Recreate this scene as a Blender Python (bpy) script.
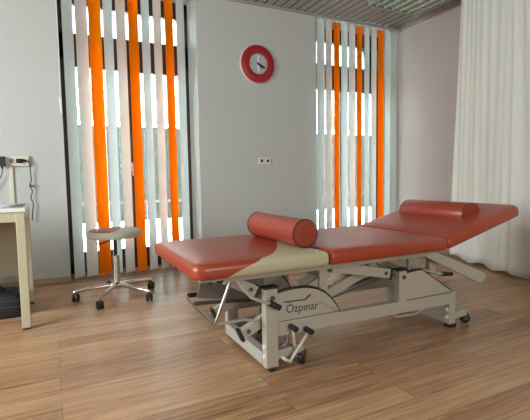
import bpy, bmesh, math, random
from mathutils import Vector, Matrix
random.seed(7)
for o in list(bpy.data.objects): bpy.data.objects.remove(o)
SC = bpy.context.scene
COL = SC.collection
PI = math.pi

# ------------------------------------------------------------------ camera
yaw, pitch, roll, FPX = -0.4638, 0.0778, -0.0161, 427.99
cyw, syw = math.cos(yaw), math.sin(yaw)
f = Vector((-syw*math.cos(pitch), cyw*math.cos(pitch), -math.sin(pitch)))
r0 = Vector((cyw, syw, 0)); u0 = r0.cross(f)
cr, sr = math.cos(roll), math.sin(roll)
rv = r0*cr + u0*sr; uv = u0*cr - r0*sr
cam_d = bpy.data.cameras.new('camera'); cam = bpy.data.objects.new('camera', cam_d); COL.objects.link(cam)
M = Matrix(((rv.x, uv.x, -f.x, 0.0), (rv.y, uv.y, -f.y, -4.1568), (rv.z, uv.z, -f.z, 0.90), (0, 0, 0, 1)))
cam.matrix_world = M
cam_d.sensor_fit = 'HORIZONTAL'; cam_d.sensor_width = 36.0; cam_d.lens = FPX/530*36.0
cam_d.clip_start = 0.02; cam_d.clip_end = 200
SC.camera = cam

# ------------------------------------------------------------------ world, lights, exposure
W = bpy.data.worlds.new('sky'); SC.world = W; W.use_nodes = True
nt = W.node_tree; nt.nodes.clear()
wo = nt.nodes.new('ShaderNodeOutputWorld'); bg = nt.nodes.new('ShaderNodeBackground')
bg.inputs['Color'].default_value = (0.86, 0.95, 1.0, 1); bg.inputs['Strength'].default_value = 41.0
nt.links.new(bg.outputs[0], wo.inputs[0])

def area(name, loc, direction, sx, sy, power, col):
    l = bpy.data.lights.new(name, 'AREA'); l.shape = 'RECTANGLE'; l.size = sx; l.size_y = sy
    l.energy = power; l.color = col
    o = bpy.data.objects.new(name, l); COL.objects.link(o); o.location = loc
    o.rotation_euler = Vector(direction).to_track_quat('-Z', 'Y').to_euler()
    return o
# added fill lamps inside the two blocked, unseen windows, standing in for daylight
area('daylight_fill', (-2.52, -2.3, 1.45), (1, 0.10, -0.10), 1.5, 1.4, 125, (0.90, 0.97, 1.0))
area('daylight_fill', (0.9, -6.50, 1.55), (0, 1, -0.15), 1.9, 1.3, 60, (1.0, 0.97, 0.90))
SC.view_settings.view_transform = 'Standard'; SC.view_settings.look = 'None'
SC.view_settings.exposure = 0.26; SC.view_settings.gamma = 1.0
SC.view_settings.use_curve_mapping = False

# ------------------------------------------------------------------ materials
def mat(name, col, rough=0.5, metal=0.0, bump=None, coat=0.0, var=None, spec=None):
    """procedural principled material; bump=(scale,strength); var=(scale,amount)"""
    m = bpy.data.materials.new(name); m.use_nodes = True
    t = m.node_tree; b = t.nodes['Principled BSDF']
    b.inputs['Base Color'].default_value = (*col, 1); b.inputs['Roughness'].default_value = rough
    b.inputs['Metallic'].default_value = metal
    if coat: b.inputs['Coat Weight'].default_value = coat; b.inputs['Coat Roughness'].default_value = 0.2
    if spec is not None: b.inputs['Specular IOR Level'].default_value = spec
    tc = t.nodes.new('ShaderNodeTexCoord')
    if var is None: var = (6.0, 0.08)
    n = t.nodes.new('ShaderNodeTexNoise'); n.inputs['Scale'].default_value = var[0]; n.inputs['Detail'].default_value = 4
    t.links.new(tc.outputs['Object'], n.inputs['Vector'])
    mr = t.nodes.new('ShaderNodeMapRange'); mr.inputs['To Min'].default_value = 1-var[1]; mr.inputs['To Max'].default_value = 1+var[1]
    t.links.new(n.outputs['Fac'], mr.inputs['Value'])
    vm = t.nodes.new('ShaderNodeVectorMath'); vm.operation = 'SCALE'; vm.inputs[0].default_value = col
    t.links.new(mr.outputs[0], vm.inputs['Scale']); t.links.new(vm.outputs[0], b.inputs['Base Color'])
    if bump:
        n2 = t.nodes.new('ShaderNodeTexNoise'); n2.inputs['Scale'].default_value = bump[0]; n2.inputs['Detail'].default_value = 3
        t.links.new(tc.outputs['Object'], n2.inputs['Vector'])
        bp = t.nodes.new('ShaderNodeBump'); bp.inputs['Strength'].default_value = bump[1]; bp.inputs['Distance'].default_value = 0.004
        t.links.new(n2.outputs['Fac'], bp.inputs['Height']); t.links.new(bp.outputs[0], b.inputs['Normal'])
    return m

M_WALL = mat('woodchip_wallpaper', (0.49, 0.505, 0.475), 0.85, bump=(120, 0.35), var=(2, 0.02))
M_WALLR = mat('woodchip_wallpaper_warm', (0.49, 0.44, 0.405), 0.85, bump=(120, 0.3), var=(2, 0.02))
M_REVEAL = mat('painted_reveal', (0.70, 0.70, 0.67), 0.8)
M_CEIL = mat('ceiling_panel', (0.34, 0.315, 0.29), 0.5, var=(3, 0.05))
M_DARK = mat('dark_gap', (0.02, 0.018, 0.016), 0.9)
M_BROWN = mat('brown_window_frame', (0.035, 0.012, 0.008), 0.45)
M_BASE = mat('light_oak_baseboard', (0.36, 0.26, 0.16), 0.45)
M_RED = mat('red_leatherette', (0.33, 0.046, 0.019), 0.38, bump=(260, 0.12), var=(5, 0.05), coat=0.15)
M_REDP = mat('red_leatherette_roll', (0.29, 0.042, 0.020), 0.36, bump=(260, 0.12), var=(5, 0.05), coat=0.15)
M_CREAM = mat('cream_green_leatherette', (0.47, 0.46, 0.31), 0.35, bump=(260, 0.1), var=(5, 0.04))
M_PIPING = mat('black_piping', (0.012, 0.01, 0.01), 0.45)
M_STEEL = mat('cream_painted_steel', (0.42, 0.395, 0.335), 0.38, var=(8, 0.04))
M_BLACK = mat('black_rubber', (0.012, 0.012, 0.012), 0.5)
M_CHROME = mat('chrome', (0.72, 0.70, 0.67), 0.18, 1.0, var=(9, 0.02))
M_ALU = mat('brushed_aluminium', (0.55, 0.55, 0.56), 0.3, 1.0, var=(20, 0.05))
M_HEAD = mat('grey_headrail', (0.33, 0.32, 0.31), 0.6)
M_BOARD = mat('plywood_board', (0.30, 0.26, 0.20), 0.6)
M_INK = mat('grey_print', (0.06, 0.055, 0.05), 0.6)
M_DESK = mat('desk_top_laminate', (0.74, 0.73, 0.70), 0.45)
M_DESKF = mat('beige_desk_frame', (0.46, 0.43, 0.29), 0.5)
M_PANEL = mat('brown_desk_panel', (0.26, 0.21, 0.14), 0.6)
M_PAPER = mat('white_paper', (0.80, 0.82, 0.86), 0.7)
M_WHITE = mat('white_plastic', (0.74, 0.73, 0.68), 0.4)
M_OUTLET = mat('ivory_plastic', (0.62, 0.60, 0.48), 0.4)
M_CLOCKR = mat('red_clock_ring', (0.31, 0.010, 0.016), 0.4)
M_CLOCKW = mat('clock_rim', (0.62, 0.56, 0.53), 0.35)
M_DIAL = mat('pale_dial', (0.42, 0.43, 0.43), 0.4)
M_BAG = mat('black_nylon', (0.008, 0.008, 0.01), 0.55, bump=(90, 0.4))
M_CORD = mat('dark_cord', (0.05, 0.05, 0.06), 0.5)
M_BROCH = mat('slate_print', (0.10, 0.13, 0.17), 0.5)
M_REDPR = mat('red_print', (0.6, 0.08, 0.06), 0.5)
M_LAMPW = mat('grey_lamp_housing', (0.30, 0.33, 0.30), 0.4)
M_GROUND = mat('pale_paving', (0.78, 0.78, 0.76), 0.9, var=(1.5, 0.12))
M_FENCE = mat('grey_weathered_boards', (0.013, 0.015, 0.0135), 0.95, var=(5, 0.6), spec=0.0)
M_RAIL = mat('white_coping', (0.7, 0.7, 0.7), 0.7)
M_BARK = mat('tree_bark', (0.05, 0.035, 0.025), 0.9)
M_LEAF = mat('dark_leaves', (0.05, 0.07, 0.03), 0.8, var=(6, 0.5))

def siding_mat():
    m = bpy.data.materials.new('white_clapboard'); m.use_nodes = True
    t = m.node_tree; b = t.nodes['Principled BSDF']; b.inputs['Roughness'].default_value = 0.9; b.inputs['Specular IOR Level'].default_value = 0.0
    tc = t.nodes.new('ShaderNodeTexCoord'); w = t.nodes.new('ShaderNodeTexWave')
    w.bands_direction = 'Z'; w.wave_profile = 'SAW'; w.inputs['Scale'].default_value = 1.1; w.inputs['Distortion'].default_value = 0.6
    t.links.new(tc.outputs['Object'], w.inputs['Vector'])
    cr_ = t.nodes.new('ShaderNodeValToRGB'); cr_.color_ramp.elements[0].color = (0.055, 0.075, 0.07, 1)
    cr_.color_ramp.elements[1].color = (0.17, 0.21, 0.205, 1); cr_.color_ramp.elements[1].position = 0.35
    t.links.new(w.outputs['Fac'], cr_.inputs[0]); t.links.new(cr_.outputs[0], b.inputs['Base Color'])
    return m
M_SIDING = siding_mat()

def fabric(name, col, trans, scale=400):
    m = bpy.data.materials.new(name); m.use_nodes = True
    t = m.node_tree; t.nodes.clear()
    out = t.nodes.new('ShaderNodeOutputMaterial'); mix = t.nodes.new('ShaderNodeMixShader')
    d = t.nodes.new('ShaderNodeBsdfDiffuse'); tr = t.nodes.new('ShaderNodeBsdfTranslucent')
    tc = t.nodes.new('ShaderNodeTexCoord'); n = t.nodes.new('ShaderNodeTexNoise'); n.inputs['Scale'].default_value = 9
    t.links.new(tc.outputs['Object'], n.inputs['Vector'])
    mr = t.nodes.new('ShaderNodeMapRange'); mr.inputs['To Min'].default_value = .96; mr.inputs['To Max'].default_value = 1.03
    t.links.new(n.outputs['Fac'], mr.inputs['Value'])
    vm = t.nodes.new('ShaderNodeVectorMath'); vm.operation = 'SCALE'; vm.inputs[0].default_value = col
    t.links.new(mr.outputs[0], vm.inputs['Scale'])
    t.links.new(vm.outputs[0], d.inputs['Color']); t.links.new(vm.outputs[0], tr.inputs['Color'])
    mix.inputs[0].default_value = trans
    t.links.new(d.outputs[0], mix.inputs[1]); t.links.new(tr.outputs[0], mix.inputs[2]); t.links.new(mix.outputs[0], out.inputs[0])
    return m
M_SLATW = fabric('white_slat_fabric', (0.84, 0.87, 0.87), 0.60)
M_SLATP = fabric('blush_slat_fabric', (0.86, 0.82, 0.80), 0.60)
M_SLATO = fabric('orange_slat_fabric', (0.95, 0.29, 0.006), 0.36)
M_CURT = fabric('cream_curtain_fabric', (0.86, 0.87, 0.80), 0.15)

def glass_mat():
    m = bpy.data.materials.new('window_glass'); m.use_nodes = True
    t = m.node_tree; t.nodes.clear()
    out = t.nodes.new('ShaderNodeOutputMaterial'); mix = t.nodes.new('ShaderNodeMixShader')
    a = t.nodes.new('ShaderNodeBsdfTransparent'); g = t.nodes.new('ShaderNodeBsdfGlossy'); fr = t.nodes.new('ShaderNodeFresnel')
    a.inputs[0].default_value = (0.93, 0.97, 0.96, 1); g.inputs['Roughness'].default_value = 0.02
    t.links.new(fr.outputs[0], mix.inputs[0]); t.links.new(a.outputs[0], mix.inputs[1]); t.links.new(g.outputs[0], mix.inputs[2])
    t.links.new(mix.outputs[0], out.inputs[0]); return m
M_GLASS = glass_mat()

def floor_mat():
    m = bpy.data.materials.new('oak_laminate'); m.use_nodes = True
    t = m.node_tree; b = t.nodes['Principled BSDF']; N = t.nodes.new; Lk = t.links.new
    tc = N('ShaderNodeTexCoord')
    br = N('ShaderNodeTexBrick'); br.offset = 0.37; br.offset_frequency = 2; br.squash = 1
    br.inputs['Scale'].default_value = 1.0; br.inputs['Brick Width'].default_value = 1.28; br.inputs['Row Height'].default_value = 0.128
    br.inputs['Mortar Size'].default_value = 0.0013; br.inputs['Mortar Smooth'].default_value = 0.2; br.inputs['Bias'].default_value = 0.0
    br.inputs['Color1'].default_value = (0, 0, 0, 1); br.inputs['Color2'].default_value = (1, 1, 1, 1)
    br.inputs['Mortar'].default_value = (0.5, 0.5, 0.5, 1)
    Lk(tc.outputs['Object'], br.inputs['Vector'])
    # per-plank shift of the grain
    sep = N('ShaderNodeSeparateColor'); Lk(br.outputs['Color'], sep.inputs[0])
    cmb = N('ShaderNodeCombineXYZ'); mu = N('ShaderNodeMath'); mu.operation = 'MULTIPLY'; mu.inputs[1].default_value = 37.0
    Lk(sep.outputs[0], mu.inputs[0]); Lk(mu.outputs[0], cmb.inputs[0]); Lk(mu.outputs[0], cmb.inputs[2])
    add = N('ShaderNodeVectorMath'); add.operation = 'ADD'; Lk(tc.outputs['Object'], add.inputs[0]); Lk(cmb.outputs[0], add.inputs[1])
    mp = N('ShaderNodeMapping'); mp.inputs['Scale'].default_value = (0.9, 15.0, 1.0); Lk(add.outputs[0], mp.inputs[0])
    g1 = N('ShaderNodeTexNoise'); g1.inputs['Scale'].default_value = 2.2; g1.inputs['Detail'].default_value = 7; g1.inputs['Roughness'].default_value = 0.62
    g1.inputs['Distortion'].default_value = 1.1
    Lk(mp.outputs[0], g1.inputs['Vector'])
    mp2 = N('ShaderNodeMapping'); mp2.inputs['Scale'].default_value = (1.6, 60.0, 1.0); Lk(add.outputs[0], mp2.inputs[0])
    g2 = N('ShaderNodeTexNoise'); g2.inputs['Scale'].default_value = 2.0; g2.inputs['Detail'].default_value = 4; Lk(mp2.outputs[0], g2.inputs['Vector'])
    m1 = N('ShaderNodeMath'); m1.operation = 'MULTIPLY'; m1.inputs[1].default_value = 0.72; Lk(g1.outputs['Fac'], m1.inputs[0])
    m2 = N('ShaderNodeMath'); m2.operation = 'MULTIPLY_ADD'; m2.inputs[1].default_value = 0.28; Lk(g2.outputs['Fac'], m2.inputs[0]); Lk(m1.outputs[0], m2.inputs[2])
    m3 = N('ShaderNodeMath'); m3.operation = 'MULTIPLY_ADD'; m3.inputs[1].default_value = 0.17; Lk(sep.outputs[0], m3.inputs[0]); Lk(m2.outputs[0], m3.inputs[2])
    ramp = N('ShaderNodeValToRGB'); e = ramp.color_ramp.elements
    e[0].position = 0.34; e[0].color = (0.17, 0.080, 0.038, 1)
    e[1].position = 0.78; e[1].color = (0.56, 0.345, 0.195, 1)
    k = e.new(0.48); k.color = (0.30, 0.155, 0.078, 1)
    k = e.new(0.60); k.color = (0.42, 0.24, 0.125, 1)
    Lk(m3.outputs[0], ramp.inputs[0])
    mixc = N('ShaderNodeMix'); mixc.data_type = 'RGBA'; mixc.blend_type = 'MULTIPLY'
    Lk(br.outputs['Fac'], mixc.inputs[0]); Lk(ramp.outputs[0], mixc.inputs[6]); mixc.inputs[7].default_value = (0.35, 0.3, 0.28, 1)
    Lk(mixc.outputs[2], b.inputs['Base Color'])
    b.inputs['Roughness'].default_value = 0.33; b.inputs['Specular IOR Level'].default_value = 0.36
    mr = N('ShaderNodeMapRange'); mr.inputs['To Min'].default_value = 0.24; mr.inputs['To Max'].default_value = 0.42
    Lk(g2.outputs['Fac'], mr.inputs['Value']); Lk(mr.outputs[0], b.inputs['Roughness'])
    bp = N('ShaderNodeBump'); bp.inputs['Strength'].default_value = 0.12; bp.inputs['Distance'].default_value = 0.002
    Lk(g2.outputs['Fac'], bp.inputs['Height']); Lk(bp.outputs[0], b.inputs['Normal'])
    return m
M_FLOOR = floor_mat()

def two_tone(name, kind):
    """red leatherette with a cream-green inlay whose border is a curve in object space"""
    m = bpy.data.materials.new(name); m.use_nodes = True
    t = m.node_tree; b = t.nodes['Principled BSDF']; N = t.nodes.new; Lk = t.links.new
    tc = N('ShaderNodeTexCoord'); sx = N('ShaderNodeSeparateXYZ'); Lk(tc.outputs['Object'], sx.inputs[0])
    def math_(op, a, c):
        n = N('ShaderNodeMath'); n.operation = op
        for i, v in enumerate((a, c)):
            if v is None: continue
            if isinstance(v, (int, float)): n.inputs[i].default_value = v
            else: Lk(v, n.inputs[i])
        return n.outputs[0]
    if kind == 'table':
        # border x = curve(y) with object origin at the cushion's near left bottom corner
        cv = N('ShaderNodeFloatCurve'); c = cv.mapping.curves[0]
        for p, q in TT: c.points.new(p, q)
        c.points[0].location = (0, TT0); c.points[-1].location = (1, TT1)
        cv.mapping.update()
        yn = math_('DIVIDE', sx.outputs['Y'], 0.73); Lk(yn, cv.inputs['Value'])
        zz = math_('MULTIPLY', math_('MINIMUM', math_('SUBTRACT', sx.outputs['Z'], 0.058), 0.0), 2.6)
        lim = math_('ADD', cv.outputs[0], zz)
        fac = math_('GREATER_THAN', sx.outputs['X'], lim)
    else:
        # stool: red on the upper face's left half with wavy border
        s = math_('MULTIPLY', math_('SINE', math_('MULTIPLY', sx.outputs['Y'], 18.0), 0), 0.05)
        a = math_('GREATER_THAN', math_('ADD', math_('ADD', math_('MULTIPLY', sx.outputs['X'], .894), math_('MULTIPLY', sx.outputs['Y'], -.447)), math_('MULTIPLY', s, .4)), 0.035)
        d = math_('LESS_THAN', sx.outputs['Z'], 0.50)
        rr = math_('SQRT', math_('ADD', math_('MULTIPLY', sx.outputs['X'], sx.outputs['X']), math_('MULTIPLY', sx.outputs['Y'], sx.outputs['Y'])), 0)
        e = math_('GREATER_THAN', rr, 0.183)
        fac = math_('MAXIMUM', math_('MAXIMUM', a, d), e)
    mx = N('ShaderNodeMix'); mx.data_type = 'RGBA'; Lk(fac, mx.inputs[0])
    mx.inputs[6].default_value = (0.33, 0.046, 0.019, 1) if kind == 'table' else (0.24, 0.045, 0.025, 1)
    mx.inputs[7].default_value = (0.47, 0.46, 0.31, 1) if kind == 'table' else (0.44, 0.44, 0.35, 1)
    Lk(mx.outputs[2], b.inputs['Base Color']); b.inputs['Roughness'].default_value = 0.36 if kind == 'table' else 0.5; b.inputs['Coat Weight'].default_value = 0.15 if kind == 'table' else 0.0
    b.inputs['Coat Roughness'].default_value = 0.2
    return m
TT = [(0.04, 0.31), (0.082, 0.360), (0.17, 0.415), (0.257, 0.455), (0.42, 0.52), (0.7, 0.6)]; TT0 = 0.265; TT1 = 0.615

# ------------------------------------------------------------------ mesh helpers
class MB:
    def __init__(s): s.bm = bmesh.new()
    def _cap(s, vs):
        try: s.bm.faces.new(vs)
        except ValueError: pass
    def box(s, a, b, rot=None, piv=None):
        a = Vector(a); b = Vector(b); c = (a+b)/2; h = (b-a)/2
        vs = []
        for dx, dy, dz in ((-1,-1,-1),(1,-1,-1),(1,1,-1),(-1,1,-1),(-1,-1,1),(1,-1,1),(1,1,1),(-1,1,1)):
            p = Vector((c.x+dx*abs(h.x), c.y+dy*abs(h.y), c.z+dz*abs(h.z)))
            if rot is not None:
                q = piv if piv is not None else c
                p = rot @ (p-Vector(q)) + Vector(q)
            vs.append(s.bm.verts.new(p))
        for q in ((0,3,2,1),(4,5,6,7),(0,1,5,4),(1,2,6,5),(2,3,7,6),(3,0,4,7)): s.bm.faces.new([vs[i] for i in q])
        return s
    def beam(s, p, q, w, h, up=(0,0,1)):
        """rectangular bar from p to q: width w sideways, h along 'up'"""
        p = Vector(p); q = Vector(q); d = (q-p).normalized(); upv = Vector(up)
        side = d.cross(upv).normalized(); u = side.cross(d).normalized(); vs = []
        for e in (p, q):
            for i, j in ((-1,-1),(1,-1),(1,1),(-1,1)): vs.append(s.bm.verts.new(e+side*i*w/2+u*j*h/2))
        for k in ((3,2,1,0),(4,5,6,7),(0,1,5,4),(1,2,6,5),(2,3,7,6),(3,0,4,7)): s.bm.faces.new([vs[i] for i in k])
        return s
    def tube(s, pts, r, n=10, cap=True):
        P = [Vector(p) for p in pts]
        rs = r if isinstance(r, (list, tuple)) else [r]*len(P)
        rings = []; prev = None
        for i, p in enumerate(P):
            if i == 0: d = P[1]-P[0]
            elif i == len(P)-1: d = P[-1]-P[-2]
            else: d = (P[i+1]-p).normalized()+(p-P[i-1]).normalized()
            d.normalize()
            if prev is None:
                a = Vector((0,0,1)) if abs(d.z) < .9 else Vector((1,0,0)); x = d.cross(a).normalized()
            else: x = (prev - d*prev.dot(d)).normalized()
            prev = x; y = d.cross(x)
            rings.append([s.bm.verts.new(p+(x*math.cos(t*2*PI/n)+y*math.sin(t*2*PI/n))*rs[i]) for t in range(n)])
        for a, b in zip(rings, rings[1:]):
            for i in range(n): s.bm.faces.new((a[i], a[(i+1)%n], b[(i+1)%n], b[i]))
        if cap: s._cap(rings[0][::-1]); s._cap(rings[-1])
        return s
    def lathe(s, prof, n=32, c=(0,0,0), axis='Z', cap=True):
        c = Vector(c); rings = []
        for (r, h) in prof:
            ring = []
            for i in range(n):
                t = 2*PI*i/n; x, y = r*math.cos(t), r*math.sin(t)
                v = {'Z': (x,y,h), 'Y': (x,h,-y), 'X': (h,x,y)}[axis]
                ring.append(s.bm.verts.new(c+Vector(v)))
            rings.append(ring)
        for a, b in zip(rings, rings[1:]):
            for i in range(n): s.bm.faces.new((a[i], a[(i+1)%n], b[(i+1)%n], b[i]))
        if cap: s._cap(rings[0][::-1]); s._cap(rings[-1])
        return s
    def prism(s, poly, y0, y1):
        """polygon of (x,z) extruded from y0 to y1"""
        a = [s.bm.verts.new((x, y0, z)) for x, z in poly]; b = [s.bm.verts.new((x, y1, z)) for x, z in poly]
        s._cap(a); s._cap(b[::-1]); n = len(poly)
        for i in range(n): s.bm.faces.new((a[i], b[i], b[(i+1)%n], a[(i+1)%n]))
        return s
    def build(s, name, m, parent=None, smooth=True, bevel=0.0, loc=None, rot=None):
        bmesh.ops.recalc_face_normals(s.bm, faces=s.bm.faces)
        me = bpy.data.meshes.new(name); s.bm.to_mesh(me); s.bm.free()
        for p in me.polygons: p.use_smooth = smooth
        if smooth: me.set_sharp_from_angle(angle=math.radians(38))
        me.materials.append(m)
        o = bpy.data.objects.new(name, me); COL.objects.link(o)
        if bevel:
            bv = o.modifiers.new('bevel', 'BEVEL'); bv.width = bevel; bv.segments = 2; bv.limit_method = 'ANGLE'
            bv.harden_normals = False
        if parent: o.parent = parent
        if loc: o.location = loc
        if rot: o.rotation_euler = rot
        return o
def tag(o, label=None, cat=None, group=None, kind=None):
    if label: o['label'] = label
    if cat: o['category'] = cat
    if group: o['group'] = group
    if kind: o['kind'] = kind
    return o
def empty(name, loc, label, cat, group=None):
    o = bpy.data.objects.new(name, None); COL.objects.link(o); o.location = loc; o.empty_display_size = .1
    return tag(o, label, cat, group)
def struct(o): o['kind'] = 'structure'; return o
def rrect(x0, y0, x1, y1, rad, n=6):
    """rounded rectangle outline; rad = radii of corners (x1y1, x0y1, x0y0, x1y0)"""
    out = []
    cs = ((x1, y1, 0, -1, -1), (x0, y1, 90, 1, -1), (x0, y0, 180, 1, 1), (x1, y0, 270, -1, 1))
    for (cx, cy, a0, sx, sy), r in zip(cs, rad):
        for i in range(n+1):
            t = math.radians(a0+90*i/n); out.append((cx+sx*r+r*math.cos(t), cy+sy*r+r*math.sin(t)))
    return out
def cushion(mb, x0, y0, x1, y1, z0, z1, rad, rt=0.022, rb=0.012, crown=0.0):
    lay = []
    for i in range(4): t = i/3*PI/2; lay.append((rb*(1-math.sin(t)), z0+rb*(1-math.cos(t))))
    for i in range(6): t = i/5*PI/2; lay.append((rt*(1-math.cos(t)), z1-rt+rt*math.sin(t)))
    rings = []
    for ins, z in lay:
        o = rrect(x0+ins, y0+ins, x1-ins, y1-ins, [max(.002, r-ins) for r in rad])
        rings.append([mb.bm.verts.new((x, y, z)) for x, y in o])
    n = len(rings[0])
    for a, b in zip(rings, rings[1:]):
        for i in range(n): mb.bm.faces.new((a[i], a[(i+1)%n], b[(i+1)%n], b[i]))
    mb._cap(rings[0][::-1])
    # gently crowned top
    o = rrect(x0+.07, y0+.07, x1-.07, y1-.07, [.01]*4)
    inner = [mb.bm.verts.new((x, y, z1+crown)) for x, y in o]
    a = rings[-1]
    for i in range(n): mb.bm.faces.new((a[i], a[(i+1)%n], inner[(i+1)%n], inner[i]))
    mb._cap(inner)
    return mb

# ------------------------------------------------------------------ room shell
XL, XR, YR, H = -2.6, 3.987, -6.6, 2.703
T = 0.38
WL = (0.127, 1.355); WR = (2.757, 3.960)
struct(MB().box((XL-T, YR-T, -0.12), (XR+T, T, 0)).build('floor', M_FLOOR, smooth=False))
cl = MB()
x = XL
while x < XR-.001:
    x1 = min(x+0.082, XR); cl.box((x, YR, H), (x1, 0, H+.003)); x += 0.1
cl = struct(cl.build('ceiling', M_CEIL, smooth=False))
MB().box((XL-T, YR-T, H+.0035), (XR+T, T, H+.16)).build('ceiling_backing', M_DARK, cl, smooth=False)
wb = MB()
for a, b in ((XL-T, WL[0]), (WL[1], WR[0]), (WR[1], XR)): wb.box((a, 0, 0), (b, T, H))
for a, b in (WL, WR): wb.box((a, 0, H-.02), (b, T, H))
struct(wb.build('wall_back', M_WALL, smooth=False))
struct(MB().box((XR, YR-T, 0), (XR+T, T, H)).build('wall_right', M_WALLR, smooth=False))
# left wall with a window opening, rear wall with a window opening (both behind the photographer)
wl = MB(); wl.box((XL-T, YR-T, 0), (XL, -3.1, H)); wl.box((XL-T, -1.5, 0), (XL, 0, H)); wl.box((XL-T, -3.1, 0), (XL, -1.5, .7)); wl.box((XL-T, -3.1, 2.2), (XL, -1.5, H))
struct(wl.build('wall_left', M_WALL, smooth=False))
wr = MB(); wr.box((XL, YR-T, 0), (-.1, YR, H)); wr.box((1.9, YR-T, 0), (XR, YR, H)); wr.box((-.1, YR-T, 0), (1.9, YR, .85)); wr.box((-.1, YR-T, 2.25), (1.9, YR, H))
struct(wr.build('wall_rear', M_WALL, smooth=False))
# baseboards
def baseboard(name, boxes):
    mb = MB()
    for a, b in boxes: mb.box(a, b)
    struct(mb.build(name, M_BASE, bevel=.003, smooth=False))
baseboard('baseboard_back', [((XL, -.018, 0), (WL[0]-.005, 0, .042)), ((WL[1]+.005, -.018, 0), (WR[0]-.005, 0, .042)), ((WR[1], -.018, 0), (XR-.018, 0, .042))])
baseboard('baseboard_right', [((XR-.018, YR, 0), (XR, 0, .042))])
mt = MB(); mt.box((XL, -.022, H-.022), (WR[0]-.03, 0, H)); struct(mt.build('trim_1', M_CEIL, smooth=False))
struct(MB().box((XR-.022, YR, H-.022), (XR, -.022, H)).build('trim_2', M_CEIL, smooth=False))

# windows: dark brown frames set deep in the reveal
def window(name, x0, x1, low):
    Y0, Y1 = .29, .36
    w = MB(); top = H-.02
    w.box((x0, Y0, 0), (x0+.05, Y1, top)); w.box((x1-.05, Y0, 0), (x1, Y1, top))
    w.box((x0, Y0, 0), (x1, Y1, .10)); w.box((x0, Y0, 2.52), (x1, Y1, top)); w.box((x0, Y0, 2.02), (x1, Y1, 2.26))
    fr = struct(w.build(name, M_BROWN, bevel=.004, smooth=False))
    # two casements below, toplights above
    mid = (x0+x1)/2
    for a, b in ((x0+.05, mid), (mid, x1-.05)):
        s = MB(); ya, yb = .275, .335
        s.box((a, ya, .10), (a+.05, yb, 2.02)); s.box((b-.05, ya, .10), (b, yb, 2.02)); s.box((a, ya, .10), (b, yb, .2)); s.box((a, ya, 1.95), (b, yb, 2.02))
        s.build('window_frame', M_BROWN, fr, bevel=.004, smooth=False)
        MB().box((a+.05, .30, .2), (b-.05, .306, 1.95)).build('glass', M_GLASS, fr, smooth=False)
    MB().box((x0+.05, .32, 2.26), (x1-.05, .326, 2.52)).build('glass', M_GLASS, fr, smooth=False)
    h = MB(); h.box((mid-.012, .262, .98), (mid+.012, .275, 1.06)); h.tube([(mid, .265, 1.03), (mid, .235, 1.03), (mid, .235, .93)], .007)
    h.build('window_handle', M_ALU, fr)
    return fr
window('window_1', *WL, 0); window('window_2', *WR, 0)
# plaster lining of the two reveals
def window_b(name, p, q, axis):
    w = MB(); (a, lo), (b, hi) = p, q
    def bx(a0, a1, z0, z1):
        if axis == 'x': w.box((a0, YR-.20, z0), (a1, YR-.14, z1))
        else: w.box((XL-.20, a0, z0), (XL-.14, a1, z1))
    bx(a, a+.06, lo, hi); bx(b-.06, b, lo, hi); bx(a, b, lo, lo+.06); bx(a, b, hi-.06, hi); m_ = (a+b)/2; bx(m_-.04, m_+.04, lo, hi)
    wf = struct(w.build(name, M_BROWN, smooth=False))
    sh = MB()      # added opaque panel, keeps sky light out of the opening
    if axis == 'x': sh.box((a-.05, YR-T-.03, lo-.05), (b+.05, YR-T+.02, hi+.05))
    else: sh.box((XL-T-.03, a-.05, lo-.05), (XL-T+.02, b+.05, hi+.05))
    sh.build('added_blocker', M_RAIL, wf, smooth=False)
window_b('window_3', (-3.1, .7), (-1.5, 2.2), 'y'); window_b('window_4', (-.1, .85), (1.9, 2.25), 'x')  # unseen windows, blocked off; the fill lamps stand in for their daylight

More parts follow.
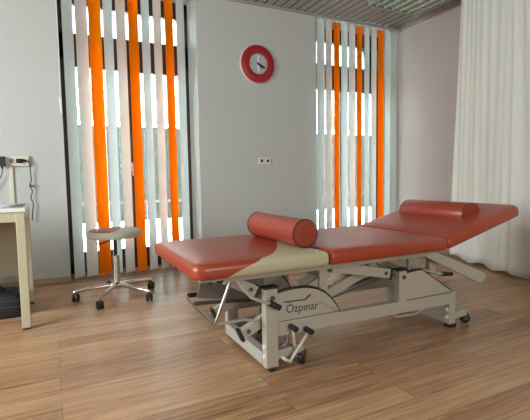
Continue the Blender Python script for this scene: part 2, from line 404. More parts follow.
# ------------------------------------------------------------------ vertical blinds
def blind(label, x0, pitch, n, rots, cols, w, railx, ztop, cordx, y=-.055):
    root = empty('vertical_blind', (x0, y, 0), label, 'blind')
    hr = MB(); hr.box((railx[0]-x0, -.022, ztop), (railx[1]-x0, .022, ztop+.03)); hr.build('headrail', M_HEAD, root, bevel=.004, smooth=False)
    for k in range(n):
        s = MB(); c = k*pitch; a = rots[k]; zt = ztop-.012; zb = .03
        N = 6; cols_ = []
        for i in range(N+1):
            t = i/N-.5; bow = .006*(1-4*t*t)
            cols_.append((t*w, bow))
        vf = []
        rows = [zb, .4, 1.0, 1.6, 2.2, zt-.06, zt]
        for ri, z in enumerate(rows):
            row = []
            for (px, py) in cols_:
                fx = px if ri < len(rows)-1 else px*.88
                X = fx*math.cos(a)-py*math.sin(a); Y = fx*math.sin(a)+py*math.cos(a)
                row.append((s.bm.verts.new((c+X, Y-.0006, z)), s.bm.verts.new((c+X, Y+.0006, z))))
            vf.append(row)
        for r_, q_ in zip(vf, vf[1:]):
            for i in range(N):
                s.bm.faces.new((r_[i][0], r_[i+1][0], q_[i+1][0], q_[i][0])); s.bm.faces.new((r_[i][1], q_[i][1], q_[i+1][1], r_[i+1][1]))
        for row, fl in ((vf[0], 0), (vf[-1], 1)):
            for i in range(N): s.bm.faces.new((row[i][0], row[i][1], row[i+1][1], row[i+1][0]))
        for i in (0, N):
            for r_, q_ in zip(vf, vf[1:]): s.bm.faces.new((r_[i][0], q_[i][0], q_[i][1], r_[i][1]))
        kind = cols[k]
        sl = s.build('slat', {'w': M_SLATW, 'p': M_SLATP, 'o': M_SLATO}[kind], root)
        sl['label'] = {'w': 'white slat', 'p': 'blush white slat', 'o': 'orange slat'}[kind]
        MB().box((c-.008, -.004, zt), (c+.008, .004, ztop)).build('slat_hook', M_WHITE, root, smooth=False)
    # bead chain along the hems
    ch = MB(); pts = []
    for k in range(n):
        pts += [(k*pitch-.03, -.028, .05), (k*pitch+.03, -.03, .05)]
        if k < n-1: pts.append(((k+.5)*pitch, -.025, .032))
    ch.tube(pts, .0016, 6); ch.build('bead_chain', M_WHITE, root)
    if cordx is not None:
        cd = MB(); c = cordx-x0
        cd.tube([(c, -.01, ztop), (c+.002, -.012, 2.1), (c-.004, -.012, 1.66), (c-.012, -.012, 1.58), (c-.004, -.012, 1.50)], .003, 6)
        cd.tube([(c-.002, -.012, 1.60), (c-.001, -.012, 1.47)], .009, 8)
        cd.build('pull_cord', M_WHITE, root)
    return root
d = math.radians
blind('vertical blind of white and orange slats behind the round stool, left window', .200, .1090, 10, [d(a) for a in (40, 28, 21, 39, 36, 31, 40, 38, 34, 34)],
      'wpowpowpow', .115, (.13, 1.345), H-.055, .118)
blind('vertical blind of white and orange slats in the right window, beside the corner', 2.780, .1092, 10, [d(a) for a in (8, 18, 21, 14, 12.5, 20, 19.5, 18, 13, 12)],
      'wpowpowpow', .115, (2.765, 3.955), H-.055, None)

# ------------------------------------------------------------------ treatment table
YN, YF = -2.43, -1.955       # planes of the near and far side frames
CY0, CY1 = -2.602, -1.862    # cushion sides
bed = empty('treatment_table', (1.3, -2.19, 0), 'height-adjustable red and cream treatment table with cream steel frame', 'treatment table')
BO = Vector((1.3, -2.19, 0))
def P(mb, name, m, bevel=0, smooth=True, parent=None):
    o = mb.build(name, m, None, smooth=smooth, bevel=bevel)
    o.parent = parent if parent else bed
    o.matrix_parent_inverse = Matrix.Translation(-BO)
    return o
# foot cushion with inlay: its own origin at near left bottom corner
c1 = MB(); cushion(c1, 0, 0, .626, CY1-CY0, 0, .066, [.02, .055, .055, .02], rt=.026, rb=.022, crown=.004)
o = c1.build('foot_cushion', two_tone('two_tone_leatherette', 'table'), bed, loc=(.474-BO.x, CY0-BO.y, .498)); o['label'] = 'red cushion with cream-green inlay'
c2 = MB(); cushion(c2, 1.104, CY0, 1.850, CY1, .498, .564, [.02, .02, .02, .02], rt=.026, rb=.022, crown=.004); P(c2, 'seat_cushion', M_RED)
# head cushion, raised about its hinge
HX, HZ, TH = 1.856, .502, math.radians(14.0)
hc = MB(); cushion(hc, 0, CY0, .635, CY1, 0, .062, [.06, .02, .02, .06], rt=.026, rb=.014, crown=.004)
RH = Matrix.Rotation(-TH, 4, 'Y'); 
for v in hc.bm.verts: v.co = (RH @ v.co)+Vector((HX, 0, HZ))
P(hc, 'head_cushion', M_RED)
# boards under cushions
P(MB().box((.51, CY0+.04, .486), (1.84, CY1-.04, .4985)), 'cushion_board', M_BOARD, smooth=False)
hb = MB().box((.01, CY0+.04, -.014), (.58, CY1-.04, 0))
for v in hb.bm.verts: v.co = (RH @ v.co)+Vector((HX, 0, HZ))
P(hb, 'head_board', M_BOARD, smooth=False)
# upper frame
uf = MB()
for y in (YN-.02, YF+.02): uf.box((.64, y-.02, .450), (1.88, y+.02, .486))
for xx in (.64, 1.20, 1.86): uf.box((xx-.0, YN, .452), (xx+.04, YF, .486))
P(uf, 'upper_frame', M_STEEL, bevel=.003, smooth=False)
# base frame: side rails, posts, cross beams
def frame_side(y, name):
    sgn = -1 if y < -2.2 else 1
    m = MB(); a, b = y-.022, y+.022
    m.box((.848, a, .016), (.912, b, .388))                 # main post
    m.box((1.655, a, .15), (1.708, b, .380))                # second post
    m.box((2.045, a, .02), (2.095, b, .15))                 # short leg
    m.prism([(.912, .158), (2.098, .140), (2.098, .205), (.912, .226)], a+.002, b-.002)
    return P(m, name, M_STEEL, bevel=.004, smooth=False)
for y in (YN, YF):
    frame_side(y, 'side_frame')
    # curved cover plate and sloping cover plate with black edging
    top = [(.912, .360), (.96, .3675), (1.01, .370), (1.06, .368), (1.10, .361), (1.14, .348), (1.18, .325), (1.215, .293), (1.245, .255), (1.268, .215)]
    pl = MB().prism([(.912, .222)]+top+[(1.268, .218)], y-.016, y+.004); cp = P(pl, 'cover_plate', M_STEEL, smooth=False)
    ed = MB(); ed.tube([(p[0], y-.006, p[1]+.003) for p in top], .0085, 8); P(ed, 'edging', M_PIPING)
    tp = [(1.708, .362), (1.795, .368), (1.83, .366), (2.075, .209)]
    P(MB().prism([(1.708, .212)]+tp, y-.016, y+.004), 'cover_plate', M_STEEL, smooth=False)
    P(MB().tube([(p[0], y-.006, p[1]+.003) for p in tp], .0075, 8), 'edging', M_PIPING)
    for (a, b, z) in ((.843, .917, .392), (1.652, 1.712, .384)):
        P(MB().box((a, y-.026, z-.004), (b, y+.026, z+.006)), 'post_cap', M_BLACK, bevel=.002, smooth=False)
    s = -1 if y == YN else 1
    for (px_, pz) in ((.882, .346), (1.684, .346)):
        bo = MB().lathe([(.0, 0), (.011, 0), (.011, .004), (.005, .006), (.0, .006)], 12, (px_, y-.030, pz), 'Y'); P(bo, 'bolt', M_INK)
    for px_ in (.865, 2.07):
        P(MB().box((px_-.018+(.015 if px_ < 1 else 0), y-.028, 0), (px_+.03, y+.028, .018)), 'rubber_foot', M_BLACK, bevel=.003, smooth=False)
# lateral floor beams
for x0 in (.845, 2.05):
    P(MB().box((x0, YN+.02, .022), (x0+.045, YF-.02, .082)), 'cross_beam', M_STEEL, bevel=.004, smooth=False)
for z in (.082, .128):
    P(MB().lathe([(0, 0), (.010, 0), (.012, .006), (.010, .012), (0, .012)], 12, (.848-.006, YN-.004, z-.012), 'X'), 'bolt', M_WHITE)
    P(MB().lathe([(0, 0), (.010, 0), (.012, .006), (.010, .012), (0, .012)], 12, (2.034, YN-.004, z-.02), 'X'), 'bolt', M_WHITE)
# castor arms and castors
def castor(px_, y, top, rz, dirx):
    r_ = .029
    w = MB().lathe([(.0, -.011), (.022, -.012), (r_, -.008), (r_, .008), (.022, .012), (0, .011)], 20, (0, 0, r_), 'Y')
    fk = MB(); fk.box((-.012, -.017, r_-.008), (.014, -.013, top-.008)); fk.box((-.012, .013, r_-.008), (.014, .017, top-.008)); fk.box((-.014, -.017, top-.012), (.016, .017, top)); fk.tube([(0, -.018, r_), (0, .018, r_)], .006, 8)
    wo_ = w.build('castor', M_BLACK, bed, loc=(px_-BO.x, y-BO.y, 0), rot=(0, 0, rz))
    fo = fk.build('castor_fork', M_INK, wo_, smooth=False)
for y in (YN, YF):
    s = 1
    P(MB().beam((.905, y+.0, .068), (1.05, y+.0, .080), .035, .042), 'castor_arm', M_STEEL, bevel=.003, smooth=False)
    castor(1.045, y-.012, .064, d(35), 1)
    P(MB().beam((2.09, y+.0, .062), (2.20, y+.0, .072), .035, .040), 'castor_arm', M_STEEL, bevel=.003, smooth=False)
    castor(2.205, y, .060, d(-30), 1)
# lift posts of the upper frame
for (xa, y) in ((1.172, YN+.03), (1.93, YN+.03), (1.20, YF-.0), (2.00, YF-.0)):
    P(MB().box((xa, y-.006, .17), (xa+.05, y+.028, .452)), 'lift_post', M_STEEL, bevel=.003, smooth=False)
# parallel lift arms in channel section with black end caps
def arm(p, q, y, cap=None, w=.03, h=.052):
    P(MB().beam((p[0], y, p[1]), (q[0], y, q[1]), w, h), 'lift_arm', M_STEEL, bevel=.003, smooth=False)
    D = Vector((q[0]-p[0], 0, q[1]-p[1])).normalized()
    if cap:
        e = Vector((p[0], y, p[1])); P(MB().beam(e-D*.012, e+D*.004, w+.006, h+.012), 'end_cap', M_BLACK, bevel=.003, smooth=False)
        b = e+D*.035
        P(MB().lathe([(0, 0), (.010, 0), (.010, .004), (0, .005)], 12, (b.x, y-w/2-.005, b.z), 'Y'), 'bolt', M_INK)
for y in (YN+.055, YF-.055):
    arm((.757, .172), (1.22, .38), y, True)
    arm((1.632, .362), (1.25, .44), y-(.02 if y < -2.2 else -.02), True)
    arm((.826, .372), (.68, .45), y-(.02 if y < -2.2 else -.02), True)
arm((1.25, .27), (1.60, .40), -2.32); arm((1.25, .27), (1.60, .40), -2.07)
# actuator: motor housing and spindle
ac = MB(); ac.box((.95, -2.26, .12), (1.12, -2.16, .22)); P(ac, 'motor_housing', M_INK, bevel=.012, smooth=False)
P(MB().tube([(1.10, -2.21, .18), (1.75, -2.21, .30)], .022, 14), 'actuator', M_ALU)
P(MB().beam((1.22, YN+.03, .40), (1.22, YF-.03, .40), .04, .03), 'lift_crossbar', M_STEEL, smooth=False)
P(MB().beam((1.98, YN+.03, .30), (1.98, YF-.03, .30), .03, .04), 'lift_crossbar', M_STEEL, smooth=False)
P(MB().prism([(.68, .45), (1.02, .45), (1.02, .26), (.90, .24), (.64, .29)], -2.09, -2.08), 'rear_panel', mat('shaded_cover', (0.17, 0.155, 0.13), .5), smooth=False)  # panel colour darkened to carry the shade under the table
P(MB().tube([(.96, YN+.09, .05), (1.02, YN+.09, .07), (1.02, YN+.09, .14), (.97, YN+.09, .18)], .012, 10), 'hose', M_ALU)
# head section support beams and gas spring
for y in (YN-.02, YF+.02):
    P(MB().prism([(1.86, .486), (1.90, .470), (2.345, .292), (2.345, .268), (2.315, .240), (2.28, .242), (1.82, .452), (1.84, .486)], y-.010, y+.010), 'support_beam', M_STEEL, bevel=.002, smooth=False)
P(MB().tube([(1.80, -2.20, .42), (2.25, -2.20, .555)], .009, 10), 'gas_spring', M_ALU)
P(MB().tube([(1.78, -2.20, .425), (1.92, -2.20, .455)], .013, 12), 'gas_cylinder', M_INK)
P(MB().beam((1.84, -2.33, .41), (1.84, -2.33, .30), .02, .014, (1, 0, 0)), 'release_bracket', M_STEEL, smooth=False)
P(MB().tube([(1.86, YN+.02, .36), (1.95, YN, .335), (2.01, YN, .322)], .006, 8), 'release_rod', M_STEEL)
P(MB().tube([(2.005, YN, .322), (2.082, YN, .313)], .0125, 12), 'hand_grip', M_BLACK)
# under-rail pedal rods at the right end
P(MB().tube([(1.66, YN+.03, .13), (1.69, YN+.03, .11), (1.83, YN+.03, .105), (1.90, YN+.03, .13), (2.05, YN+.12, .10)], .007, 8), 'pedal_rod', M_STEEL)
# white crank levers with black grips at the left post
P(MB().tube([(.70, YN-.03, .462), (.735, YN-.045, .41), (.765, YN-.05, .372), (.82, YN-.05, .345), (.855, YN-.05, .333)], .0075, 10), 'lever', M_STEEL)
P(MB().tube([(.855, YN-.05, .335), (.905, YN-.055, .305)], .0135, 12), 'hand_grip', M_BLACK)
P(MB().tube([(.928, YN-.02, .06), (.935, YN-.05, .055), (.955, YN-.055, .045), (1.055, YN-.055, .168)], .0085, 10), 'foot_lever', M_STEEL)
P(MB().tube([(1.055, YN-.035, .175), (1.055, YN-.085, .175)], .0135, 12), 'hand_grip', M_BLACK)
P(MB().tube([(1.00, YN-.03, .095), (.985, YN-.045, .115), (.975, YN-.05, .19)], .0075, 10), 'foot_lever', M_STEEL)
P(MB().tube([(.975, YN-.03, .20), (.975, YN-.08, .20)], .0135, 12), 'hand_grip', M_BLACK)
# chrome foot bar hanging under the foot end
P(MB().tube([(.683, YN-.02, .455), (.612, YN-.02, .285), (.607, YN-.015, .272), (.607, YN, .267), (.620, -2.00, .267), (.622, -1.985, .272)], .0085, 10), 'foot_bar', mat('dull_steel', (0.42, 0.40, 0.37), .28, 1.0))
P(MB().tube([(.622, -1.985, .280), (.672, -1.985, .278)], .013, 12), 'hand_grip', M_BLACK)
P(MB().tube([(.607, YN-.01, .268), (.67, YN-.01, .264), (.76, YN+.03, .25), (.86, YN+.05, .22)], .007, 8), 'foot_lever', M_STEEL)
P(MB().beam((.605, -2.15, .283), (.95, -2.12, .245), .02, .014), 'pedal_bar', M_INK, smooth=False)
P(MB().tube([(.56, -2.50, .487), (.56, -2.50, .475), (.58, -2.50, .471), (.655, -2.46, .462)], .006, 8), 'adjuster_rod', M_STEEL)
P(MB().tube([(.60, -2.492, .470), (.63, -2.475, .465)], .012, 10), 'adjuster_knob', M_BLACK)
P(MB().tube([(.56, -2.52, .488), (.56, -2.52, .466)], .011, 10), 'adjuster_knob', M_BLACK)
# lettering on the near cover plate
def text(body, size, loc, rot, m, parent_fn, name='lettering', ex=.0006, sx=1.0):
    cu = bpy.data.curves.new(name, 'FONT'); cu.body = body; cu.size = size; cu.extrude = ex; cu.align_x = 'LEFT'
    t = bpy.data.objects.new(name, cu); COL.objects.link(t)
    bpy.context.view_layer.update()
    me = bpy.data.meshes.new_from_object(t.evaluated_get(bpy.context.evaluated_depsgraph_get()))
    bpy.data.objects.remove(t)
    R_ = Matrix.Translation(loc) @ rot @ Matrix.Diagonal((sx, 1, 1, 1)); me.transform(R_)
    me.materials.clear(); me.materials.append(m); me.name = name
    o = bpy.data.objects.new(name, me); COL.objects.link(o)
    o.parent = bed; o.matrix_parent_inverse = Matrix.Translation(-BO)
    return o
RX = Matrix.Rotation(PI/2, 4, 'X')
text('Özpınar', .058, (.955, YN-.0168, .262), Matrix.Rotation(d(2), 4, 'Y') @ RX, M_INK, None, sx=.95)
lg = MB(); lg.beam((.945, YN-.0172, .316), (1.062, YN-.0172, .312), .0012, .006); lg.beam((1.062, YN-.0172, .311), (1.092, YN-.0172, .333), .0012, .009)
P(lg, 'logo_mark', M_INK, smooth=False)
P(MB().box((.915, YN-.0172, .2245), (1.265, YN-.016, .2275)), 'plate_seam', M_INK, smooth=False)
P(MB().box((1.712, YN-.0172, .2115), (2.06, YN-.016, .2145)), 'plate_seam', M_INK, smooth=False)

# bolster roll lying across the foot cushion
ZT = .5685
def bolster():
    r_ = .066; L_ = .50; cx, cy = 1.042, -2.235
    root = empty('bolster_roll', (cx, cy, ZT), 'round red bolster roll with black piping, lying across the table middle', 'bolster')
    m = MB(); prof = [(0, -L_/2), (r_*.5, -L_/2-.002), (r_-.006, -L_/2), (r_, -L_/2+.006)]
    for k in range(1, 8): prof.append((r_+.0005*math.sin(k*2.2), -L_/2+L_*k/8))
    prof += [(r_, L_/2-.006), (r_-.006, L_/2), (r_*.5, L_/2+.002), (0, L_/2)]
    m.lathe(prof, 40, (0, 0, r_), 'Y'); m.build('roll_body', M_REDP, root)
    for s in (-1, 1):
        t = MB(); t.tube([(r_*math.cos(a*2*PI/40), s*L_/2, r_+r_*math.sin(a*2*PI/40)) for a in range(41)], .0022, 6, cap=False); t.build('piping', M_PIPING, root)
    root.rotation_euler = (0, 0, d(0))
bolster()
def half_roll():
    r_ = .078; L_ = .50
    # sits on the head cushion near its far end, seen across the table
    sx_ = .385; base = RH @ Vector((sx_, 0, .0665)); loc = Vector((HX, 0, HZ))+base
    root = empty('half_roll_pillow', (loc.x, -2.20, loc.z), 'red half-round pillow resting on the raised head section', 'pillow')
    m = MB(); prof = []
    n = 20; pts = [(-r_+.0, 0.0)]
    for i in range(n+1):
        t = PI-PI*i/n; pts.append((r_*math.cos(t)*(1.0), .008+.058*math.sin(t)))
    pts.append((r_, 0.0))
    prev = None
    ys = [-L_/2, -L_/2+.006, L_/2-.006, L_/2]; sc = [.95, 1, 1, .95]
    rings = [[m.bm.verts.new((p[0]*k, y, p[1]*k+.0)) for p in pts] for y, k in zip(ys, sc)]
    q = len(pts)
    for a, b in zip(rings, rings[1:]):
        for i in range(q): m.bm.faces.new((a[i], a[(i+1)%q], b[(i+1)%q], b[i]))
    m._cap(rings[0]); m._cap(rings[-1][::-1])
    m.build('pillow_body', M_REDP, root)
    for k in (0, 3):
        t = MB(); y = ys[k]*1.0; t.tube([(p[0]*.97, y*.992, p[1]*.97) for p in pts]+[(pts[0][0]*.97, y*.992, pts[0][1]*.97)], .0022, 6, cap=False); t.build('piping', M_PIPING, root)
    root.rotation_euler = (0, -TH, 0)
half_roll()

# ------------------------------------------------------------------ rolling stool
def stool():
    cx, cy = .419, -.772
    root = empty('rolling_stool', (cx, cy, 0), 'round rolling stool with red and pale green seat on five castors', 'stool')
    m = MB(); R_ = .195
    m.lathe([(0, .462), (R_-.02, .462), (R_-.006, .467), (R_, .478), (R_, .500), (R_-.007, .514), (R_-.022, .521), (R_*.5, .524), (0, .525)], 48)
    m.build('seat', two_tone('stool_two_tone', 'stool'), root)
    MB().lathe([(0, .452), (.10, .452), (.10, .463), (0, .463)], 24).build('seat_plate', M_INK, root)
    MB().lathe([(0, .30), (.014, .30), (.014, .452), (.03, .453), (0, .4535)], 20).build('gas_lift', M_BLACK, root)
    MB().lathe([(0, .095), (.026, .095), (.026, .325), (.019, .33), (0, .331)], 24).build('column', M_CHROME, root)
    MB().lathe([(0, .070), (.034, .072), (.042, .085), (.042, .112), (.03, .122), (0, .123)], 24).build('hub', M_CHROME, root)
    MB().tube([(-.04, -.05, .448), (-.10, -.13, .440), (-.125, -.15, .438), (-.15, -.155, .446)], .005, 8).build('height_lever', M_BLACK, root)
    for k, (fx, fy) in enumerate([(-.290, .015), (-.150, -.262), (.192, -.242), (.278, .108), (-.022, .300)]):
        L_ = Vector((fx, fy)).length; ux, uy = fx/L_, fy/L_
        e = Vector((ux*(L_), uy*(L_), .078)); a = Vector((ux*.03, uy*.03, .100))
        lg_ = MB().tube([a, a.lerp(e, .5)+Vector((0, 0, .002)), e, e+Vector((ux*.014, uy*.014, -.004))], [.017, .0155, .013, .006], 12); leg = lg_.build('leg', M_CHROME, root)
        ca = MB(); pa = math.atan2(uy, ux)+[1.2, .8, -.7, .5, 1.4][k]; c_, s_ = math.cos(pa), math.sin(pa)
        rw = .030
        for off in (-.014, .014):
            w = MB()
            ox, oy = -s_*off, c_*off
            prof = [(0, -.009), (.018, -.009), (rw, -.005), (rw, .005), (.018, .009), (0, .009)]
            w2 = w.lathe(prof, 18, (0, 0, 0), 'Y')
            for v in w.bm.verts:
                x_, y_, z_ = v.co; y_ += off; v.co = (e.x+c_*x_-s_*y_, e.y+s_*x_+c_*y_, rw+z_)
            w.build('castor_wheel', M_BLACK, leg)
        h_ = MB().lathe([(0, .026), (.012, .030), (.016, .045), (.011, .062), (.006, .066), (0, .0665)], 12, (e.x, e.y, 0)); h_.build('castor_housing', M_INK, leg)
stool()

# ------------------------------------------------------------------ desk and what is by it
DX1 = -.142; DY0, DY1 = -1.255, -.592
desk = empty('desk', (-.9, -.92, 0), 'beige metal-legged desk with white top at the left edge', 'desk'); DO = Vector((-.9, -.92, 0))
def D(mb, name, m, bevel=0, smooth=False, parent=None):
    o = mb.build(name, m, None, smooth=smooth, bevel=bevel); o.parent = desk; o.matrix_parent_inverse = Matrix.Translation(-DO); return o
D(MB().box((-1.62, DY0-.005, .715), (DX1+.004, DY1+.005, .737)), 'desk_top', M_DESK, .003)
ap = MB(); ap.box((-1.60, DY0+.004, .655), (DX1-.004, DY0+.030, .715)); ap.box((-1.60, DY1-.030, .655), (DX1-.004, DY1-.004, .715)); ap.box((DX1-.03, DY0+.03, .655), (DX1-.004, DY1-.03, .715)); ap.box((-1.60, DY0+.03, .655), (-1.574, DY1-.03, .715))
D(ap, 'desk_apron', M_DESKF, .003)
for lx in (DX1-.050, -1.605):
    for ly in (DY0+.002, DY1-.050):
        D(MB().box((lx, ly, .012), (lx+.048, ly+.048, .712)), 'leg', M_DESKF, .003)
        D(MB().box((lx+.003, ly+.003, 0), (lx+.045, ly+.045, .014)), 'foot_cap', M_BLACK)
D(MB().box((-1.57, DY1-.06, .22), (DX1-.05, DY1-.042, .655)), 'modesty_panel', M_PANEL)
def sheet(name, label, cat, poly, z, th, m, loc):
    mb = MB(); a = [mb.bm.verts.new((x-loc[0], y-loc[1], z)) for x, y in poly]; b = [mb.bm.verts.new((x-loc[0], y-loc[1], z+th)) for x, y in poly]
    mb._cap(a[::-1]); mb._cap(b); n = len(poly)
    for i in range(n): mb.bm.faces.new((a[i], a[(i+1)%n], b[(i+1)%n], b[i]))
    o = mb.build(name, m, smooth=False, loc=(loc[0], loc[1], .7375)); return tag(o, label, cat)
sheet('paper_sheet', 'white paper sheets lying on the desk top', 'paper', [(-.62, -1.20), (-.265, -1.16), (-.235, -.80), (-.60, -.86)], 0, .003, M_PAPER, (-.4, -1.0))
br_ = sheet('brochure', 'dark slate-blue brochure on the desk corner beside white paper', 'brochure', [(-.228, -1.15), (-.165, -1.15), (-.160, -.76), (-.205, -.76)], 0, .004, M_BROCH, (-.2, -.95))
mb = MB().box((.0, .12, .0042), (.014, .15, .0046)); mb.build('printed_mark', M_REDPR, br_, smooth=False)
# black bag under the desk
def bag():
    root = empty('bag', (-.42, -.82, 0), 'black zipped nylon bag on the floor under the desk', 'bag')
    m = MB(); rings = []
    for z, s in ((0, .90), (.012, .98), (.06, 1.0), (.12, .97), (.155, .88), (.172, .70), (.178, .4)):
        rings.append([m.bm.verts.new((x*s, y*s, z+(.01*math.sin(x*18+y*9) if z > .1 else 0))) for x, y in rrect(-.25, -.14, .25, .14, [.07]*4, 5)])
    n = len(rings[0])
    for a, b in zip(rings, rings[1:]):
        for i in range(n): m.bm.faces.new((a[i], a[(i+1)%n], b[(i+1)%n], b[i]))
    m._cap(rings[0][::-1]); m._cap(rings[-1]); m.build('bag_body', M_BAG, root)
    for z in (.075, .115):
        MB().tube([(x*1.005, y*1.005, z) for x, y in rrect(-.25, -.14, .25, .14, [.07]*4, 5)], .003, 6).build('zipper', M_INK, root)
    MB().tube([(-.12, -.06, .165), (-.10, -.09, .205), (0, -.10, .215), (.10, -.09, .205), (.12, -.06, .165)], .009, 8).build('handle', M_BAG, root)
bag()

# ------------------------------------------------------------------ wall things
def disc(mb, x, z, r, y0, y1, n=20): return mb.lathe([(0, y0), (r, y0), (r, y1), (0, y1)], n, (x, 0, z), 'Y')
def power_strip():
    root = empty('power_strip', (-.36, 0, 1.063), 'ivory row of wall sockets above the desk with plugs in it', 'socket'); m = MB()
    m.box((-.27, -.030, -.042), (.212, 0, .042)); m.build('strip_body', M_OUTLET, root, bevel=.005, smooth=False)
    for k in range(5):
        c = .155-k*.068
        so = MB().lathe([(0, -.0305), (.021, -.0305), (.022, -.036), (.028, -.036), (.029, -.0295)], 20, (c, 0, 0), 'Y').build('socket', M_WHITE, root)
        hh = MB(); disc(hh, c, 0, .020, -.0309, -.0304, 20); disc(hh, c-.0095, 0, .003, -.032, -.0305, 8); disc(hh, c+.0095, 0, .003, -.032, -.0305, 8); hh.build('socket_well', M_PANEL, so)
power_strip()
def plug(x, par, adapter=False):
    o = MB()
    if adapter: o.box((-.028, -.078, -.045), (.028, -.038, .035)); o.tube([(0, -.045, -.04), (.004, -.045, -.065)], .008, 8)
    else: o.tube([(-.022, -.052, 0), (.0, -.054, 0), (.03, -.05, .002), (.05, -.045, 0)], [.017, .019, .013, .007], 12); o.tube([(-.005, -.03, 0), (-.005, -.055, 0)], .018, 14)
    o.build('plug', M_BLACK, par, smooth=not adapter, bevel=.006 if adapter else 0, loc=(x, 0, 1.063))
c = MB().tube([(-.167, -.045, 1.063), (-.150, -.045, 1.055), (-.140, -.04, 1.02), (-.143, -.03, .96), (-.138, -.03, .91), (-.152, -.03, .86), (-.135, -.03, .81), (-.150, -.03, .75), (-.132, -.03, .70), (-.142, -.03, .64), (-.150, -.03, .56)], .0045, 8)
pc = tag(c.build('hanging_cable', M_CORD), 'dark twisted cable from the right wall socket, hanging down the wall beside the desk', 'cable')
plug(-.217, pc)
c = MB(); c.tube([(-.143, -.036, .865), (-.155, -.04, .85), (-.12, -.04, .845), (-.14, -.04, .862)], .006, 8); c.build('cable_tie', M_BLACK, pc)
c = MB().tube([(-.341, -.045, 1.0), (-.345, -.05, .96), (-.365, -.04, .92), (-.42, -.03, .82), (-.45, -.03, .745)], .004, 8)
pa = tag(c.build('adapter_cable', M_CORD), 'thin black cable with a bulky black adapter plug at the photo\'s left edge', 'cable')
plug(-.345, pa, True)
c = MB().box((-.302, -.016, 0.045), (-.270, 0, 1.021))
tag(c.build('cable_duct', M_OUTLET, bevel=.003, smooth=False), 'narrow vertical ivory cable duct below the wall sockets', 'cable duct')
# double socket between the windows
def socket():
    root = empty('wall_socket', (2.083, 0, 1.069), 'ivory double wall socket between the two windows', 'socket')
    MB().box((-.077, -.010, -.0405), (.077, 0, .0405)).build('cover_frame', M_OUTLET, root, bevel=.004, smooth=False)
    for c in (-.036, .036):
        s = MB().lathe([(0, -.0105), (.021, -.0105), (.022, -.016), (.028, -.016), (.029, -.0095)], 24, (c, 0, 0), 'Y').build('socket', M_WHITE, root)
        hh = MB(); disc(hh, c-.0095, 0, .0035, -.0125, -.0105, 8); disc(hh, c+.0095, 0, .0035, -.0125, -.0105, 8); disc(hh, c, .0, .018, -.0109, -.0104, 20); hh.build('socket_well', M_INK, s)
socket()
def clock():
    root = empty('wall_clock', (2.012, 0, 2.078), 'round wall clock with wide red ring and pale dial', 'clock')
    R_ = .200
    MB().lathe([(0, 0), (R_, 0), (R_, -.018), (R_-.003, -.024), (R_-.007, -.026), (0, -.024)], 64, axis='Y').build('rim', M_CLOCKW, root)
    MB().lathe([(.105, -.025), (.105, -.036), (.115, -.040), (R_-.02, -.036), (R_-.006, -.026)], 64, axis='Y', cap=False).build('red_ring', M_CLOCKR, root)
    MB().lathe([(0, -.032), (.106, -.032), (.106, -.026), (0, -.026)], 48, axis='Y').build('dial', M_DIAL, root)
    for k in range(4):
        a = k*PI/2; MB().box((-.003, -.0335, .086), (.003, -.0315, .100), Matrix.Rotation(a, 3, 'Y'), (0, -.034, 0)).build('hour_mark', M_INK, root, smooth=False)
    MB().box((-.007, -.0329, -.10), (.007, -.0318, .10)).build('dial_stripe', M_PAPER, root, smooth=False)
    for ang, L_, w, nm, y in ((127, .066, .018, 'hour_hand', -.0375), (116, .088, .013, 'minute_hand', -.0395)):
        MB().box((-w/2, y-.001, -.018), (w/2, y, L_), Matrix.Rotation(d(ang), 3, 'Y'), (0, y, 0)).build(nm, M_BLACK, root, smooth=False)
    disc(MB(), 0, 0, .009, -.042, -.034, 16).build('centre_pin', M_BLACK, root)
clock()

# ------------------------------------------------------------------ ceiling light (unlit) with mirror louvre
def lamp():
    x0, x1, y0, y1, z0, z1 = 2.98, 3.62, -1.85, -.60, 2.615, H
    root = empty('ceiling_light', ((x0+x1)/2, (y0+y1)/2, H), 'unlit mirror-louvred ceiling light near the room corner', 'ceiling light'); O = Vector(((x0+x1)/2, (y0+y1)/2, H))
    def L_(mb, n, m, **k):
        o = mb.build(n, m, None, **k); o.parent = root; o.matrix_parent_inverse = Matrix.Translation(-O); return o
    h = MB()
    for ins, z, zz in ((0, z0, z1),):
        o_ = rrect(x0, y0, x1, y1, [.03]*4, 4); i_ = rrect(x0+.022, y0+.022, x1-.022, y1-.022, [.012]*4, 4); n = len(o_)
        rr = [[h.bm.verts.new((x, y, z)) for x, y in o_], [h.bm.verts.new((x, y, zz)) for x, y in o_], [h.bm.verts.new((x, y, zz)) for x, y in i_], [h.bm.verts.new((x, y, z)) for x, y in i_]]
        for a, b in zip(rr, rr[1:]+rr[:1]):
            for i in range(n): h.bm.faces.new((a[i], a[(i+1)%n], b[(i+1)%n], b[i]))
    L_(h, 'housing', M_LAMPW)
    L_(MB().box((x0+.02, y0+.02, z1-.012), (x1-.02, y1-.02, z1-.002)), 'reflector', M_ALU, smooth=False)
    g = MB(); n = 20
    for k in range(1, n+4): yy = y0+.02+(y1-y0-.04)*k/(n+4); g.box((x0+.02, yy-.001, z0+.004), (x1-.02, yy+.001, z0+.040))
    for k in range(1, 6): xx = x0+(x1-x0)*k/6; g.box((xx-.003, y0+.02, z0+.003), (xx+.003, y1-.02, z0+.042))
    L_(g, 'louvre', mat('louvre_painted_reflection', (0.72, 0.78, 0.68), .35, 0.6), smooth=False)  # pale green colour stands in for bright reflections on the louvre
    for k in (1.5, 4.5): L_(MB().tube([(x0+(x1-x0)*k/6, y0+.03, z0+.058), (x0+(x1-x0)*k/6, y1-.03, z0+.058)], .008, 10), 'fluorescent_tube', M_WHITE)
lamp()

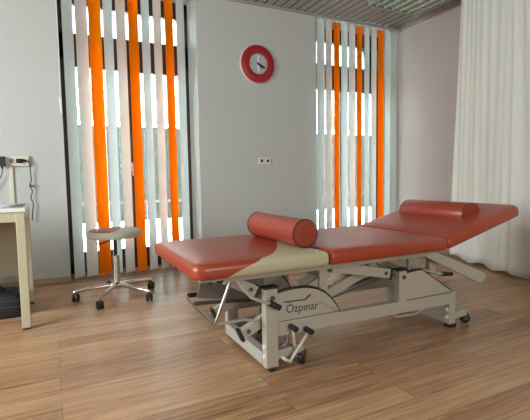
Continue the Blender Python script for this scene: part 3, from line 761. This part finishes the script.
# ------------------------------------------------------------------ curtain
def curtain():
    m = MB()
    path = [Vector((3.74, -1.08, 0)), Vector((3.66, -1.35, 0)), Vector((3.60, -1.70, 0)), Vector((3.46, -2.02, 0)), Vector((3.30, -2.33, 0)), Vector((3.16, -2.8, 0)), Vector((3.06, -3.3, 0))]
    N = 260; Zs = [0.010+(H-.03-.010)*k/26 for k in range(27)]
    def pos(t):
        s = t*(len(path)-1); i = min(int(s), len(path)-2); return path[i].lerp(path[i+1], s-i), (path[i+1]-path[i]).normalized()
    rows = []
    for k, z in enumerate(Zs):
        row = []; hgt = z/H
        for i in range(N+1):
            t = i/N; p, dd = pos(t); nrm = Vector((dd.y, -dd.x, 0))
            ph = t*6.5+.55*math.sin(t*13+hgt*1.2)+.3*math.sin(t*31+1)
            amp = .017+.011*math.sin(t*11+2)
            w = amp*math.sin(ph*2*PI*.9)*(.75+.5*hgt)+.006*math.sin(t*2*PI*23+3*math.sin(t*9))*(.25+.75*hgt)
            w += .035*(1-hgt)*math.sin(t*2*PI*3.2+1)
            q = p+nrm*w
            zz = z
            if k == 0: zz += .012+.012*math.sin(t*2*PI*6)
            if k == 0 and t < .12: zz += .04*(1-t/.12)
            row.append(m.bm.verts.new((q.x, q.y, zz)))
        rows.append(row)
    for a, b in zip(rows, rows[1:]):
        for i in range(N): m.bm.faces.new((a[i], a[i+1], b[i+1], b[i]))
    o = m.build('curtain_fabric', M_CURT)
    so = o.modifiers.new('thickness', 'SOLIDIFY'); so.thickness = .0015
    root = empty('curtain', (3.5, -2.0, 0), 'long off-white fabric curtain hanging from the ceiling at the right', 'curtain')
    o.parent = root; o.matrix_parent_inverse = Matrix.Translation((-3.5, 2.0, 0))
    tr = MB().tube([(p.x, p.y, H-.014) for p in path], .012, 8).build('curtain_track', M_ALU); tr.parent = root; tr.matrix_parent_inverse = Matrix.Translation((-3.5, 2.0, 0))
curtain()

# ------------------------------------------------------------------ outside the windows
struct(MB().box((-25, T+.02, -.35), (40, 40, -.25)).build('ground', M_GROUND, smooth=False))
struct(MB().box((-4, T, 2.95), (8, T+1.1, 3.1)).build('added_sky_baffle', M_BROWN, smooth=False))  # added slab out of view, cuts sky light on the upper slats
fence = empty('garden_fence', (5, 8, -.25), 'grey weathered board fence with white coping beyond the windows', 'fence')
fb = MB(); xx = -9
while xx < 24: fb.box((xx-5, -.02, 0), (xx-5+.19, .02, 2.56)); xx += .2
fb.build('boards', M_FENCE, fence, smooth=False)
MB().box((-14, -.07, 2.56), (19, .07, 2.66)).build('coping', M_RAIL, fence, smooth=False)
MB().box((-14, -.07, .48), (19, -.02, .54)).build('rail', mat('grey_rail', (.045, .045, .045), .9, spec=0.0), fence, smooth=False)
hs = empty('house', (6, 16, -.25), 'pale clapboard house beyond the garden fence outside', 'house')
MB().box((-15, 0, 0), (18, 8, 12.5)).build('wall', M_SIDING, hs, smooth=False)
for k in range(7):
    wn = MB().box((-12+k*4, -.05, 3.2), (-10.8+k*4, 0, 4.6)).build('window', M_RAIL, hs, smooth=False)
    MB().box((-11.9+k*4, -.06, 3.3), (-10.9+k*4, -.05, 4.5)).build('pane', M_INK, wn, smooth=False)
MB().prism([(-15.5, 12.5), (18.5, 12.5), (14, 15.5), (-11, 15.5)], -.4, 8.4).build('roof', M_FENCE, hs, smooth=False)
def tree(x, y, label, seed):
    rnd = random.Random(seed); m = MB()
    def br(p, dr, L_, r_, dep):
        q = p+dr*L_; m.tube([p, p.lerp(q, .5)+Vector((rnd.uniform(-.05, .05), 0, 0)), q], [r_, r_*.85, r_*.65], 6)
        if dep == 0: return
        for _ in range(4):
            nd = (dr+Vector((rnd.uniform(-.9, .9), rnd.uniform(-.6, .6), rnd.uniform(-.1, .6)))).normalized(); br(q if rnd.random() < .6 else p.lerp(q, .7), nd, L_*.68, r_*.55, dep-1)
    br(Vector((0, 0, 0)), Vector((0, 0, 1)), 1.9, .07, 4)
    tag(m.build('bare_tree', M_BARK, loc=(x, y, -.25)), label, 'tree')
tree(1.2, 9.6, 'bare branching tree seen through the left window', 3)
tree(10.4, 9.6, 'bare branching tree seen through the right window', 5)
